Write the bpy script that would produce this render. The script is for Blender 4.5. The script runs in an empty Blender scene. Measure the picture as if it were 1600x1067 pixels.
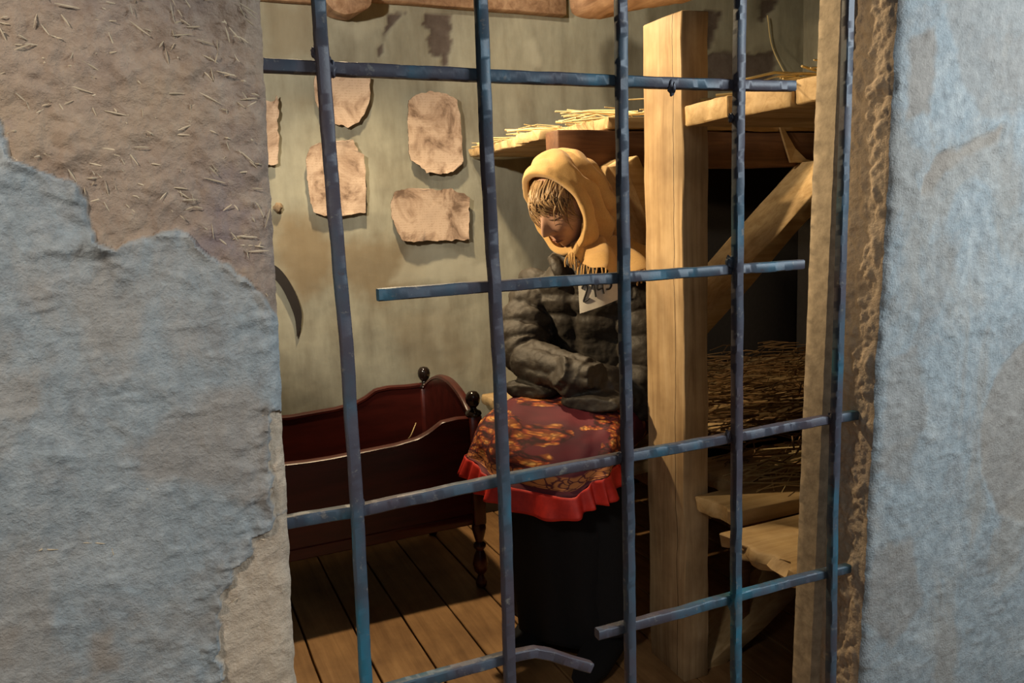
import bpy, bmesh, math, random
import numpy as np
from mathutils import Vector, Matrix, noise
random.seed(7)
PI = math.pi
sc = bpy.context.scene
col = sc.collection

# ------------------------------------------------------------------ camera
CAM = Vector((0, 0, 1.2))
F_PX, YAW, PITCH, ROLL = 1235.34, 0.418993, 0.154668, -0.038716
fwd = Vector((math.sin(YAW)*math.cos(PITCH), math.cos(YAW)*math.cos(PITCH), -math.sin(PITCH)))
r0 = Vector((math.cos(YAW), -math.sin(YAW), 0)); u0 = r0.cross(fwd)
CR = r0*math.cos(ROLL)+u0*math.sin(ROLL); CU = -r0*math.sin(ROLL)+u0*math.cos(ROLL)
cd = bpy.data.cameras.new('camera'); cam = bpy.data.objects.new('camera', cd); col.objects.link(cam)
cd.sensor_width = 36; cd.lens = F_PX/1600*36; cd.clip_start = 0.01
M = Matrix((CR, CU, -fwd)).transposed().to_4x4(); M.translation = CAM
cam.matrix_world = M
sc.camera = cam
def ray(px, py):
    return CR*((px-800)/F_PX)+CU*((533.5-py)/F_PX)+fwd
def at(px, py, Y):
    d = ray(px, py); return CAM+d*((Y-CAM.y)/d.y)
def atx(px, py, X):
    d = ray(px, py); return CAM+d*((X-CAM.x)/d.x)
def atz(px, py, z):
    d = ray(px, py); return CAM+d*((z-CAM.z)/d.z)

# ------------------------------------------------------------------ world, exposure, lights
sc.view_settings.view_transform = 'Standard'; sc.view_settings.look = 'None'
sc.view_settings.exposure = 0.0; sc.view_settings.gamma = 1
w = bpy.data.worlds.new('world'); sc.world = w; w.use_nodes = True
w.node_tree.nodes['Background'].inputs[0].default_value = (0.85, 0.92, 1.0, 1)
w.node_tree.nodes['Background'].inputs[1].default_value = 0.07
def aim(o, tgt):
    o.rotation_euler = (Vector(tgt)-o.location).to_track_quat('-Z', 'Y').to_euler()
def area(name, loc, tgt, size, power, colr, sy=None):
    l = bpy.data.lights.new(name, 'AREA'); l.size = size; l.energy = power; l.color = colr
    if sy: l.shape = 'RECTANGLE'; l.size_y = sy
    o = bpy.data.objects.new(name, l); col.objects.link(o); o.location = loc; aim(o, tgt); return o
def spot(name, loc, tgt, ang, power, colr, rad=.03, blend=.5):
    l = bpy.data.lights.new(name, 'SPOT'); l.spot_size = math.radians(ang); l.spot_blend = blend
    l.energy = power; l.color = colr; l.shadow_soft_size = rad
    o = bpy.data.objects.new(name, l); col.objects.link(o); o.location = loc; aim(o, tgt); return o
WARM = (1.0, 0.76, 0.46)
spot('left_wall_fill_spot', (-0.75, 0.05, 1.95), (-0.17, 0.96, 1.12), 40, 58, (1.0, 0.93, 0.84), .10, .6)  # added spot, cone narrowed to brighten the left wall alone
area('corridor_side_light', (1.95, -0.15, 1.8), (1.2, 1.0, .95), 0.5, 34, (0.80, 0.92, 1.0))
area('corridor_front_light', (0.3, -0.9, 2.2), (0.6, 1.0, 1.1), 0.8, 2.5, (0.85, 0.94, 1.0))
spot('cell_side_spot', (-0.22, 2.13, 1.70), (1.3, 1.85, 1.42), 66, 120, WARM)
spot('cell_ceiling_spot', (0.62, 2.47, 2.36), (0.78, 1.75, 0.4), 112, 125, WARM, .035, .4)
spot('back_wall_fill_spot', (-0.3, 1.5, 1.85), (0.92, 2.95, 1.42), 62, 96, (1.0, .88, .71), .03, .5)  # added spot, cone kept to the back wall to light it evenly
spot('upper_tier_fill_spot', (0.75, 1.85, 2.35), (1.9, 2.7, 1.6), 84, 46, (1.0, .84, .62), .04, .8)  # added spot, brightens the upper straw and the wall's right end

# ------------------------------------------------------------------ materials
def mat(name):
    m = bpy.data.materials.new(name); m.use_nodes = True
    nt = m.node_tree; b = nt.nodes['Principled BSDF']; return m, nt, b
def N(nt, t, **k):
    n = nt.nodes.new(t)
    for a, v in k.items():
        if a in n.inputs: n.inputs[a].default_value = v
        else: setattr(n, a, v)
    return n
def ramp(nt, fac, stops):
    r = nt.nodes.new('ShaderNodeValToRGB'); cr = r.color_ramp
    while len(cr.elements) < len(stops): cr.elements.new(.5)
    for e, (p, c) in zip(cr.elements, stops):
        e.position = p; e.color = (*c, 1)
    nt.links.new(fac, r.inputs[0]); return r.outputs[0]
def coord(nt, scale=(1, 1, 1), kind='Object', rot=(0, 0, 0)):
    tc = nt.nodes.new('ShaderNodeTexCoord'); mp = nt.nodes.new('ShaderNodeMapping')
    mp.inputs['Scale'].default_value = scale; mp.inputs['Rotation'].default_value = rot
    nt.links.new(tc.outputs[kind], mp.inputs[0]); return mp.outputs[0]
def noi(nt, vec, scale, detail=6, rough=.6, dist=0):
    n = N(nt, 'ShaderNodeTexNoise', Scale=scale, Detail=detail, Roughness=rough, Distortion=dist)
    nt.links.new(vec, n.inputs['Vector']); return n.outputs[0]
def mix(nt, fac, a, b, mode='MIX'):
    m = nt.nodes.new('ShaderNodeMix'); m.data_type = 'RGBA'; m.blend_type = mode
    for s, v in ((m.inputs[0], fac), (m.inputs[6], a), (m.inputs[7], b)):
        if hasattr(v, 'is_output'): nt.links.new(v, s)
        elif isinstance(v, (int, float)): s.default_value = v
        else: s.default_value = (*v, 1)
    return m.outputs[2]
def bump(nt, b, h, strength=.3, dist=.005):
    n = N(nt, 'ShaderNodeBump', Strength=strength, Distance=dist)
    nt.links.new(h, n.inputs['Height']); nt.links.new(n.outputs[0], b.inputs['Normal'])
def wood(name, dark, mid, light, axis=0, rough=.7, grain=1.0):
    m, nt, b = mat(name)
    s = [26, 26, 26]; s[axis] = 1.6
    v = coord(nt, tuple(s)); n = noi(nt, v, 1.5*grain, 8, .65, .6)
    v2 = coord(nt, (3, 3, 3)); n2 = noi(nt, v2, 2.2, 4, .6)
    c = ramp(nt, n, [(.3, dark), (.5, mid), (.72, light)])
    c2 = ramp(nt, n2, [(.3, (.62, .58, .55)), (.65, (1, 1, 1))])
    c = mix(nt, 1.0, c, c2, 'MULTIPLY')
    nt.links.new(c, b.inputs['Base Color']); b.inputs['Roughness'].default_value = rough
    bump(nt, b, n, .35, .003); return m
pine_z = wood('pine_upright', (.40, .25, .11), (.56, .38, .19), (.66, .48, .27), 2)
pine_x = wood('pine_lengthwise', (.42, .27, .11), (.58, .40, .19), (.68, .50, .27), 0)
def crack(m, off, wd):
    nt = m.node_tree; b = nt.nodes['Principled BSDF']; tc = nt.nodes.new('ShaderNodeTexCoord'); sp = nt.nodes.new('ShaderNodeSeparateXYZ')
    nt.links.new(tc.outputs['Object'], sp.inputs[0]); n = noi(nt, coord(nt, (1, 1, 2.5)), 1.2, 5)
    a = N(nt, 'ShaderNodeMath', operation='MULTIPLY_ADD'); nt.links.new(n, a.inputs[0]); a.inputs[1].default_value = -.035; nt.links.new(sp.outputs[1], a.inputs[2])
    d = N(nt, 'ShaderNodeMath', operation='SUBTRACT'); nt.links.new(a.outputs[0], d.inputs[0]); d.inputs[1].default_value = off-.0175
    e = N(nt, 'ShaderNodeMath', operation='ABSOLUTE'); nt.links.new(d.outputs[0], e.inputs[0])
    f = N(nt, 'ShaderNodeMath', operation='LESS_THAN'); nt.links.new(e.outputs[0], f.inputs[0]); f.inputs[1].default_value = wd
    old = b.inputs['Base Color'].links[0].from_socket
    nt.links.new(mix(nt, f.outputs[0], old, (.05, .025, .01)), b.inputs['Base Color'])
pine_post = wood('pine_post', (.36, .23, .11), (.55, .38, .20), (.66, .49, .29), 2); crack(pine_post, -.318, .0011)
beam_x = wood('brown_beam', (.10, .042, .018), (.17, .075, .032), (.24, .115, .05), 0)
floor_w = wood('floor_board', (.24, .125, .045), (.33, .18, .07), (.42, .24, .10), 1, .6)
log_m = wood('rough_log', (.22, .12, .065), (.36, .22, .13), (.50, .34, .21), 1)
cherry, nt, b = mat('dark_red_lacquered_wood')
n = noi(nt, coord(nt, (2, 14, 14)), 2, 5); nt.links.new(ramp(nt, n, [(.3, (.040, .008, .006)), (.7, (.085, .014, .010))]), b.inputs['Base Color'])
b.inputs['Roughness'].default_value = .28
black_wood, nt, b = mat('black_lacquered_wood'); b.inputs['Base Color'].default_value = (.016, .010, .008, 1); b.inputs['Roughness'].default_value = .16

def simple(name, c, rough=.8, bs=0, bsc=60, var=.25):
    m, nt, b = mat(name)
    n = noi(nt, coord(nt), bsc, 5)
    cc = ramp(nt, n, [(.25, tuple(x*(1-var) for x in c)), (.75, tuple(min(1, x*(1+var)) for x in c))])
    nt.links.new(cc, b.inputs['Base Color']); b.inputs['Roughness'].default_value = rough
    if bs: bump(nt, b, n, bs, .002)
    return m

# window wall: attribute 'coat' r = grey-blue plaster coat, g = brown stain on it
wall_m, nt, b = mat('clay_and_grey_plaster')
at_ = N(nt, 'ShaderNodeVertexColor', layer_name='coat'); sep = nt.nodes.new('ShaderNodeSeparateColor')
nt.links.new(at_.outputs[0], sep.inputs[0])
v = coord(nt)
n1 = noi(nt, v, 9, 8, .65, .4); n2 = noi(nt, v, 55, 8, .7); n3 = noi(nt, v, 260, 4, .6)
clay = ramp(nt, n1, [(.3, (.15, .11, .105)), (.45, (.29, .20, .15)), (.56, (.36, .245, .165)), (.75, (.42, .305, .215))])
clay = mix(nt, .55, clay, ramp(nt, n2, [(.3, (.16, .11, .08)), (.5, (.33, .25, .19)), (.75, (.52, .42, .32))]))
pl = ramp(nt, n1, [(.28, (.21, .195, .18)), (.40, (.27, .26, .245)), (.48, (.29, .32, .325)), (.58, (.34, .345, .335)), (.68, (.52, .51, .475))])
pl = mix(nt, .48, pl, ramp(nt, n2, [(.3, (.13, .14, .145)), (.5, (.31, .335, .34)), (.75, (.54, .54, .52))]))
pl = mix(nt, sep.outputs[1], pl, mix(nt, .4, (.30, .24, .19), ramp(nt, n2, [(.3, (.15, .12, .095)), (.75, (.42, .35, .28))])))
n6 = noi(nt, v, 4.5, 4, .55, .3)
clay = mix(nt, ramp(nt, n6, [(.42, (0, 0, 0)), (.62, (.55, .55, .55))]), clay, (.40, .28, .175))
clay = mix(nt, ramp(nt, noi(nt, v, 7.3, 5, .6), [(.56, (0, 0, 0)), (.68, (.6, .6, .6))]), clay, (.17, .13, .15))
n7 = noi(nt, coord(nt, (1, 1, .6)), 5.0, 6, .6, .8)
pl = mix(nt, ramp(nt, n7, [(.50, (0, 0, 0)), (.60, (.62, .62, .62))]), pl, mix(nt, .5, (.36, .31, .255), ramp(nt, n2, [(.3, (.20, .17, .14)), (.75, (.46, .40, .34))])))
c = mix(nt, sep.outputs[0], clay, pl)
c = mix(nt, sep.outputs[2], c, mix(nt, .5, (.74, .60, .44), ramp(nt, n2, [(.3, (.32, .23, .15)), (.6, (.74, .60, .44))])))
nt.links.new(c, b.inputs['Base Color']); b.inputs['Roughness'].default_value = .85
hm = mix(nt, .35, n2, n3); bump(nt, b, hm, .9, .006)

# back wall: attribute 'patch' r = dark bare layer, g = ochre, b = pale
back_m, nt, b = mat('grey_green_plaster')
a2 = N(nt, 'ShaderNodeVertexColor', layer_name='patch'); sep = nt.nodes.new('ShaderNodeSeparateColor')
nt.links.new(a2.outputs[0], sep.inputs[0])
v = coord(nt); n1 = noi(nt, v, 3.2, 6, .55, .5); n2 = noi(nt, v, 24, 8, .65)
n4 = noi(nt, coord(nt, (9, 9, 2.2)), 1.2, 5, .6)
c = ramp(nt, n1, [(.3, (.20, .19, .145)), (.5, (.30, .30, .235)), (.72, (.37, .355, .265))])
c = mix(nt, .25, c, ramp(nt, n2, [(.3, (.16, .14, .10)), (.6, (.36, .35, .28)), (.8, (.52, .49, .38))]))
c = mix(nt, .5, c, ramp(nt, n4, [(.32, (.15, .125, .085)), (.5, (.30, .29, .225)), (.68, (.44, .43, .34))]))
c = mix(nt, sep.outputs[1], c, (.21, .155, .085))
c = mix(nt, sep.outputs[2], c, (.46, .45, .36))
c = mix(nt, sep.outputs[0], c, mix(nt, .5, (.085, .065, .055), ramp(nt, n2, [(.3, (.07, .05, .04)), (.7, (.17, .14, .12))])))
nt.links.new(c, b.inputs['Base Color']); b.inputs['Roughness'].default_value = .8
bump(nt, b, n2, .25, .004)

# painted iron
iron, nt, b = mat('blue_painted_iron')
v = coord(nt, (1, 1, .55)); n1 = noi(nt, v, 6.5, 5, .6); n2 = noi(nt, coord(nt), 70, 6, .7)
c = ramp(nt, n1, [(.33, (.060, .040, .048)), (.46, (.058, .055, .072)), (.56, (.045, .075, .102)), (.66, (.020, .13, .19)), (.8, (.11, .12, .125))])
fl = ramp(nt, n2, [(.60, (0, 0, 0)), (.70, (1, 1, 1))])
c = mix(nt, fl, c, (.17, .155, .14))
rs = ramp(nt, n2, [(.27, (1, 1, 1)), (.36, (0, 0, 0))])
c = mix(nt, rs, c, (.075, .035, .03))
nt.links.new(c, b.inputs['Base Color']); b.inputs['Roughness'].default_value = .5
bump(nt, b, n2, .35, .0015)

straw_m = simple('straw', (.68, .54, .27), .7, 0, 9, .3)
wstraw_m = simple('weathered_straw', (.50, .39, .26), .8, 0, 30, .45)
shaded_straw = simple('shade_darkened_straw', (.17, .095, .035), .8, 0, 20, .5)  # straw colour darkened to carry the shade of the lower tier
dark_m = simple('shade_black', (.022, .018, .015), .9)  # near-black: bunk shade as colour, and less bounce from unseen surfaces
clayspot = simple('brown_clay', (.22, .16, .10), .9)
steel = simple('dark_steel', (.014, .010, .008), .6)
paper_m, nt, b = mat('old_parchment')
oi = nt.nodes.new('ShaderNodeObjectInfo'); vs_ = nt.nodes.new('ShaderNodeVectorMath'); vs_.operation = 'MULTIPLY_ADD'
nt.links.new(oi.outputs['Random'], vs_.inputs[0]); vs_.inputs[1].default_value = (7, 3, 11); nt.links.new(coord(nt), vs_.inputs[2])
v = vs_.outputs[0]; n1 = noi(nt, v, 9, 6, .65, .6)
c = ramp(nt, n1, [(.38, (.17, .11, .075)), (.46, (.38, .27, .195)), (.56, (.54, .41, .31))])
wv = N(nt, 'ShaderNodeTexWave', wave_type='BANDS', bands_direction='Z', Scale=34, Distortion=2.5, Detail=3)
wv.inputs['Detail Scale'].default_value = 18
nt.links.new(v, wv.inputs[0])
n5 = noi(nt, coord(nt, (120, 10, 40)), 1, 3)
tx = mix(nt, 1, ramp(nt, wv.outputs[1], [(.55, (0, 0, 0)), (.8, (1, 1, 1))]), ramp(nt, n5, [(.45, (0, 0, 0)), (.6, (1, 1, 1))]), 'MULTIPLY')
tf = N(nt, 'ShaderNodeMath', operation='MULTIPLY'); nt.links.new(tx, tf.inputs[0]); tf.inputs[1].default_value = .35
c = mix(nt, tf.outputs[0], c, (.28, .18, .11))
nt.links.new(c, b.inputs['Base Color']); b.inputs['Roughness'].default_value = .85
paper_edge = simple('dark_paper_edge', (.035, .022, .014), .9)  # near-black colour on the thin side faces of the sheets

skin_m, nt, b = mat('skin'); n1 = noi(nt, coord(nt), 25, 4)
nt.links.new(ramp(nt, n1, [(.3, (.50, .28, .19)), (.7, (.60, .36, .25))]), b.inputs['Base Color'])
b.inputs['Roughness'].default_value = .5; b.inputs['Subsurface Weight'].default_value = .08
b.inputs['Subsurface Radius'].default_value = (.02, .008, .004)
lip_m = simple('lips', (.44, .20, .14), .5, 0, 90, .1)
hair_m = simple('ash_blonde_hair', (.40, .26, .13), .45, .3, 40, .5)
lash_m = simple('dark_lashes', (.06, .035, .02), .6)
scarf_m, nt, b = mat('ochre_wool_scarf'); v = coord(nt); n1 = noi(nt, v, 14, 4); n2 = noi(nt, v, 420, 3, .7)
c = ramp(nt, n1, [(.3, (.60, .35, .12)), (.7, (.74, .47, .18))]); c = mix(nt, .3, c, ramp(nt, n2, [(.35, (.46, .26, .09)), (.7, (.84, .58, .27))]))
nt.links.new(c, b.inputs['Base Color']); b.inputs['Roughness'].default_value = .95; bump(nt, b, n2, .5, .0015)
b.inputs['Sheen Weight'].default_value = .25
jacket_m, nt, b = mat('dark_quilted_jacket_cloth'); v = coord(nt); n1 = noi(nt, v, 20, 5); n2 = noi(nt, v, 130, 5, .7)
nt.links.new(ramp(nt, n1, [(.3, (.026, .022, .018)), (.7, (.052, .043, .033))]), b.inputs['Base Color'])
b.inputs['Roughness'].default_value = .62; bump(nt, b, mix(nt, .45, noi(nt, coord(nt, (1, 1, 2.2)), 26, 3, .5, 1.0), n2), .35, .006)
cloth_white = simple('white_cotton_patch', (.72, .68, .60), .85, .2, 120, .06)
ink = simple('black_ink', (.01, .01, .012), .6)
trouser_m = simple('black_cloth', (.0045, .0045, .006), .95, .2, 60)
red_m, nt, b = mat('bright_red_frill'); n1 = noi(nt, coord(nt), 40, 3)
nt.links.new(ramp(nt, n1, [(.3, (.50, .018, .012)), (.7, (.72, .035, .02))]), b.inputs['Base Color']); b.inputs['Roughness'].default_value = .6
# flowered skirt
skirt_m, nt, b = mat('burgundy_flowered_cloth')
uv = coord(nt, (1, 1, 1), 'UV'); ns = N(nt, 'ShaderNodeTexNoise', Scale=9.0, Detail=3.0)
nt.links.new(uv, ns.inputs['Vector'])
wu = mix(nt, .10, uv, ns.outputs[1], 'ADD')
vo = N(nt, 'ShaderNodeTexVoronoi', Scale=26.0); nt.links.new(wu, vo.inputs['Vector'])
vo2 = N(nt, 'ShaderNodeTexVoronoi', Scale=26.0, feature='DISTANCE_TO_EDGE'); nt.links.new(wu, vo2.inputs['Vector'])
vo3 = N(nt, 'ShaderNodeTexVoronoi', Scale=75.0); nt.links.new(wu, vo3.inputs['Vector'])
vob = N(nt, 'ShaderNodeTexVoronoi', Scale=5.2); nt.links.new(uv, vob.inputs['Vector'])
edge = ramp(nt, vo2.outputs[0], [(.03, (0, 0, 0)), (.10, (1, 1, 1))])
pet = ramp(nt, vo3.outputs[0], [(.0, (1, 1, 1)), (.35, (.85, .8, .75)), (.55, (.35, .25, .25))])
sv = nt.nodes.new('ShaderNodeSeparateXYZ'); nt.links.new(uv, sv.inputs[0])
vb = ramp(nt, sv.outputs[1], [(.50, (0, 0, 0)), (.57, (1, 1, 1)), (.71, (1, 1, 1)), (.78, (0, 0, 0))])
big = N(nt, 'ShaderNodeMath', operation='MULTIPLY_ADD'); nt.links.new(ns.outputs[0], big.inputs[0]); big.inputs[1].default_value = .9; nt.links.new(vob.outputs[0], big.inputs[2])
b2 = N(nt, 'ShaderNodeMath', operation='MULTIPLY_ADD'); nt.links.new(vb, b2.inputs[0]); b2.inputs[1].default_value = -.24; nt.links.new(big.outputs[0], b2.inputs[2])
bouquet = ramp(nt, b2.outputs[0], [(.93, (1, 1, 1)), (.96, (0, 0, 0))])
fcol = ramp(nt, vo.outputs[0], [(.0, (.35, .06, .02)), (.10, (1.0, .62, .20)), (.34, (.90, .34, .07)), (.50, (.50, .08, .03)), (.60, (.12, .012, .02))])
fcol = mix(nt, 1.0, fcol, pet, 'MULTIPLY')
basec = ramp(nt, ns.outputs[0], [(.35, (.075, .008, .020)), (.65, (.15, .014, .026))])
c = mix(nt, bouquet, basec, fcol)
sepuv = nt.nodes.new('ShaderNodeSeparateXYZ'); nt.links.new(uv, sepuv.inputs[0])
bd = ramp(nt, sepuv.outputs[1], [(.80, (0, 0, 0)), (.81, (1, 1, 1)), (.90, (1, 1, 1)), (.91, (0, 0, 0))])
band = mix(nt, edge, (.10, .015, .02), (.55, .20, .06))
c = mix(nt, bd, c, band)
nt.links.new(c, b.inputs['Base Color']); b.inputs['Roughness'].default_value = .75

# ------------------------------------------------------------------ helpers
def tag(o, label=None, cat=None, group=None, kind=None):
    for k, v in (('label', label), ('category', cat), ('group', group), ('kind', kind)):
        if v: o[k] = v
    return o
def empty(name, loc, label, cat, group=None):
    o = bpy.data.objects.new(name, None); o.empty_display_size = .05; o.location = loc; col.objects.link(o)
    return tag(o, label, cat, group)
def put(name, bm, m, parent=None, smooth=True, origin=None):
    """link a bmesh (world coordinates) as one object whose origin sits at `origin` or at the parent"""
    me = bpy.data.meshes.new(name)
    base = Vector(origin) if origin is not None else Vector((0, 0, 0))
    pw = Vector((0, 0, 0)); q = parent
    while q is not None: pw += q.location; q = q.parent
    if origin is None: base = pw
    bmesh.ops.translate(bm, verts=bm.verts, vec=-base)
    bmesh.ops.recalc_face_normals(bm, faces=bm.faces)
    bm.to_mesh(me); bm.free()
    if smooth:
        for p in me.polygons: p.use_smooth = True
        try: me.set_sharp_from_angle(angle=math.radians(45))
        except Exception: pass
    for mm in (m if isinstance(m, (list, tuple)) else [m]): me.materials.append(mm)
    o = bpy.data.objects.new(name, me); col.objects.link(o)
    o.location = base-pw
    if parent is not None: o.parent = parent
    return o
def nz(v, s, seed=0):
    return noise.noise(Vector(v)*s+Vector((seed*13.7, seed*7.1, seed*3.3)))
def fr(v, s, o=4, seed=0):
    return noise.fractal(Vector(v)*s+Vector((seed*13.7, seed*7.1, seed*3.3)), 1.0, 2.0, o)
def cut_box(bm, lo, hi, step=(.05, .05, .05), wob=.002, jag=None, seed=0, bev=.004):
    """a sawn timber: subdivided box with slightly uneven faces; jag = (axis, sign, amount) makes one end ragged"""
    lo = Vector(lo); hi = Vector(hi)
    t = bmesh.new()
    bmesh.ops.create_cube(t, size=1)
    for v in t.verts: v.co = Vector([(lo[i]+hi[i])/2+v.co[i]*(hi[i]-lo[i]) for i in range(3)])
    for ax in range(3):
        n = max(1, int((hi[ax]-lo[ax])/step[ax]))
        for k in range(1, n):
            p = Vector((0, 0, 0)); p[ax] = lo[ax]+(hi[ax]-lo[ax])*k/n; nn = Vector((0, 0, 0)); nn[ax] = 1
            bmesh.ops.bisect_plane(t, geom=t.verts[:]+t.edges[:]+t.faces[:], plane_co=p, plane_no=nn)
    if bev:
        ed = [e for e in t.edges if len(e.link_faces) == 2 and e.calc_face_angle(0) > .5]
        bmesh.ops.bevel(t, geom=ed, offset=bev, segments=1, affect='EDGES')
    for v in t.verts:
        c = v.co.copy()
        v.co += Vector((nz(c, 9, seed), nz(c, 9, seed+1), nz(c, 9, seed+2)))*wob
        if jag:
            ax, sg, am = jag
            d = (hi[ax]-c[ax]) if sg > 0 else (c[ax]-lo[ax])
            if d < .05:
                cc = c.copy(); cc[ax] = 0
                v.co[ax] += sg*(-abs(fr(cc, 22, 3, seed))*am*(1-d/.05))
    me = bpy.data.meshes.new('t'); t.to_mesh(me); t.free(); bm.from_mesh(me); bpy.data.meshes.remove(me)
def tube(bm, pts, rad, seg=8, sq=None, jit=0, seed=0, cap=True):
    """tube along pts; rad float or list or list of (a,b); sq=(w,d,up) gives a rectangular section"""
    pts = [Vector(p) for p in pts]; n = len(pts); rings = []; prev = None
    for i, p in enumerate(pts):
        t = (pts[min(i+1, n-1)]-pts[max(i-1, 0)]).normalized()
        if sq is not None: a = sq[2].cross(t).normalized()
        elif prev is None:
            a = t.cross(Vector((0, 0, 1)))
            if a.length < .2: a = t.cross(Vector((0, 1, 0)))
            a.normalize()
        else: a = (prev-t*prev.dot(t)).normalized()
        prev = a; bb = t.cross(a).normalized(); ring = []
        r = rad[i] if isinstance(rad, list) else rad
        ra, rb = r if isinstance(r, (list, tuple)) else (r, r)
        if sq is not None:
            W, D = sq[0]/2*ra, sq[1]/2*ra; e = min(W, D)*.25
            prof = [(W, D-e), (W-e, D), (-W+e, D), (-W, D-e), (-W, -D+e), (-W+e, -D), (W-e, -D), (W, -D+e)]
        else: prof = [(math.cos(2*PI*k/seg)*ra, math.sin(2*PI*k/seg)*rb) for k in range(seg)]
        for k, (x, y) in enumerate(prof):
            q = p+a*x+bb*y
            if jit: q += Vector((nz(q, 26, seed)+.25*nz(q, 90, seed), nz(q, 26, seed+1)+.25*nz(q, 90, seed+1), nz(q, 26, seed+2)+.25*nz(q, 90, seed+2)))*jit
            ring.append(bm.verts.new(q))
        rings.append(ring)
    m_ = len(rings[0])
    for i in range(n-1):
        for k in range(m_):
            bm.faces.new((rings[i][k], rings[i][(k+1) % m_], rings[i+1][(k+1) % m_], rings[i+1][k]))
    if cap:
        bm.faces.new(rings[0][::-1]); bm.faces.new(rings[-1])
    return rings
def dense(pts, step):
    out = []
    for a, b_ in zip(pts[:-1], pts[1:]):
        a = Vector(a); b_ = Vector(b_); k = max(1, int((b_-a).length/step))
        for i in range(k): out.append(a.lerp(b_, i/k))
    out.append(Vector(pts[-1])); return out
def smooth_path(pts, n=8):
    P = [Vector(p) for p in pts]; P = [P[0]*2-P[1]]+P+[P[-1]*2-P[-2]]; out = []
    for i in range(1, len(P)-2):
        for k in range(n):
            t = k/n; a, b_, c, d = P[i-1], P[i], P[i+1], P[i+2]
            out.append(.5*((2*b_)+(c-a)*t+(2*a-5*b_+4*c-d)*t*t+(3*b_-a-3*c+d)*t**3))
    out.append(P[-2]); return out
def interp(tab, x):
    if x <= tab[0][0]: return tab[0][1]
    for (a, va), (b_, vb) in zip(tab[:-1], tab[1:]):
        if x <= b_: return va+(vb-va)*(x-a)/(b_-a)
    return tab[-1][1]
def lathe(bm, c, prof, seg=20):
    c = Vector(c); rings = []
    for r, z in prof:
        rings.append([bm.verts.new(c+Vector((r*math.cos(2*PI*k/seg), r*math.sin(2*PI*k/seg), z))) for k in range(seg)])
    for i in range(len(rings)-1):
        for k in range(seg): bm.faces.new((rings[i][k], rings[i][(k+1) % seg], rings[i+1][(k+1) % seg], rings[i+1][k]))
    bm.faces.new(rings[0][::-1]); bm.faces.new(rings[-1])
def blob(bm, c, r, sc_=(1, 1, 1), amp=.25, seed=0, sub=3):
    g = bmesh.ops.create_icosphere(bm, subdivisions=sub, radius=1)
    for v in g['verts']:
        d = v.co.copy(); k = 1+amp*fr(d, 1.7, 3, seed)
        v.co = Vector(c)+Vector((d.x*sc_[0], d.y*sc_[1], d.z*sc_[2]))*r*k
def inside(poly, x, y):
    r = False; j = len(poly)-1
    for i in range(len(poly)):
        xi, yi = poly[i]; xj, yj = poly[j]
        if (yi > y) != (yj > y) and x < (xj-xi)*(y-yi)/(yj-yi)+xi: r = not r
        j = i
    return r
def pdist(poly, x, y, closed=True):
    best = 9
    n = len(poly)
    for i in range(n if closed else n-1):
        ax, ay = poly[i]; bx, by = poly[(i+1) % n]; dx, dy = bx-ax, by-ay
        t = max(0, min(1, ((x-ax)*dx+(y-ay)*dy)/(dx*dx+dy*dy+1e-12)))
        best = min(best, math.hypot(x-ax-t*dx, y-ay-t*dy))
    return best
def sd(poly, x, y):
    d = pdist(poly, x, y); return d if inside(poly, x, y) else -d
def sstep(a, b_, x):
    t = max(0, min(1, (x-a)/(b_-a))); return t*t*(3-2*t)
def xz(pts, Y): return [(at(a, b_, Y).x, at(a, b_, Y).z) for a, b_ in pts]

# ------------------------------------------------------------------ window wall (plaster coat over straw clay)
def yf(z): return .951+(1.42-z)*.028            # the wall leans a little
XR = 1.12
def xl(z): return .118+(z-.785)*.027
brown_line = xz([(-60, 120), (0, 190), (18, 245), (60, 262), (110, 280), (135, 310), (150, 378), (182, 388), (205, 373), (250, 362), (292, 366), (330, 395), (372, 428), (402, 440), (420, 480), (436, 505), (480, 520)], .96)
clay_up = brown_line+[(.5, 3), (-3, 3), (-3, brown_line[0][1])]
clay_low = xz([(350, 1100), (340, 1000), (345, 930), (368, 880), (392, 858), (395, 838), (440, 800), (480, 790), (500, 1100)], .98)
clay_edge = xz([(425, 640), (450, 650), (470, 800), (430, 800), (418, 720)], .97)
stainL = [(xz(p, .97), s) for p, s in (([(290, 640), (340, 600), (400, 600), (430, 640), (420, 800), (350, 760), (230, 740), (200, 700)], .6),
      ([(150, 990), (175, 985), (180, 1040), (140, 1060)], .9), ([(0, 980), (20, 985), (18, 1030), (0, 1040)], .9))]
stainR = [(xz(p, .965), s) for p, s in (
      ([(1403, 60), (1445, 45), (1452, 120), (1440, 180), (1403, 190)], .75),
      ([(1425, 310), (1432, 270), (1452, 240), (1500, 225), (1535, 205), (1556, 190), (1552, 222), (1510, 240), (1470, 268), (1445, 300)], .95),
      ([(1450, -20), (1620, -20), (1620, 150), (1590, 170), (1530, 195), (1490, 130), (1470, 60)], .45),
      ([(1620, 505), (1592, 540), (1560, 575), (1543, 620), (1532, 670), (1535, 740), (1560, 800), (1620, 830)], .7),
      ([(1385, 560), (1430, 540), (1450, 640), (1420, 760), (1375, 740)], .45),
      ([(1370, 860), (1430, 840), (1450, 950), (1400, 1020), (1360, 980)], .5),
      ([(1440, 380), (1500, 370), (1470, 470), (1430, 520)], .35))]
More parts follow.
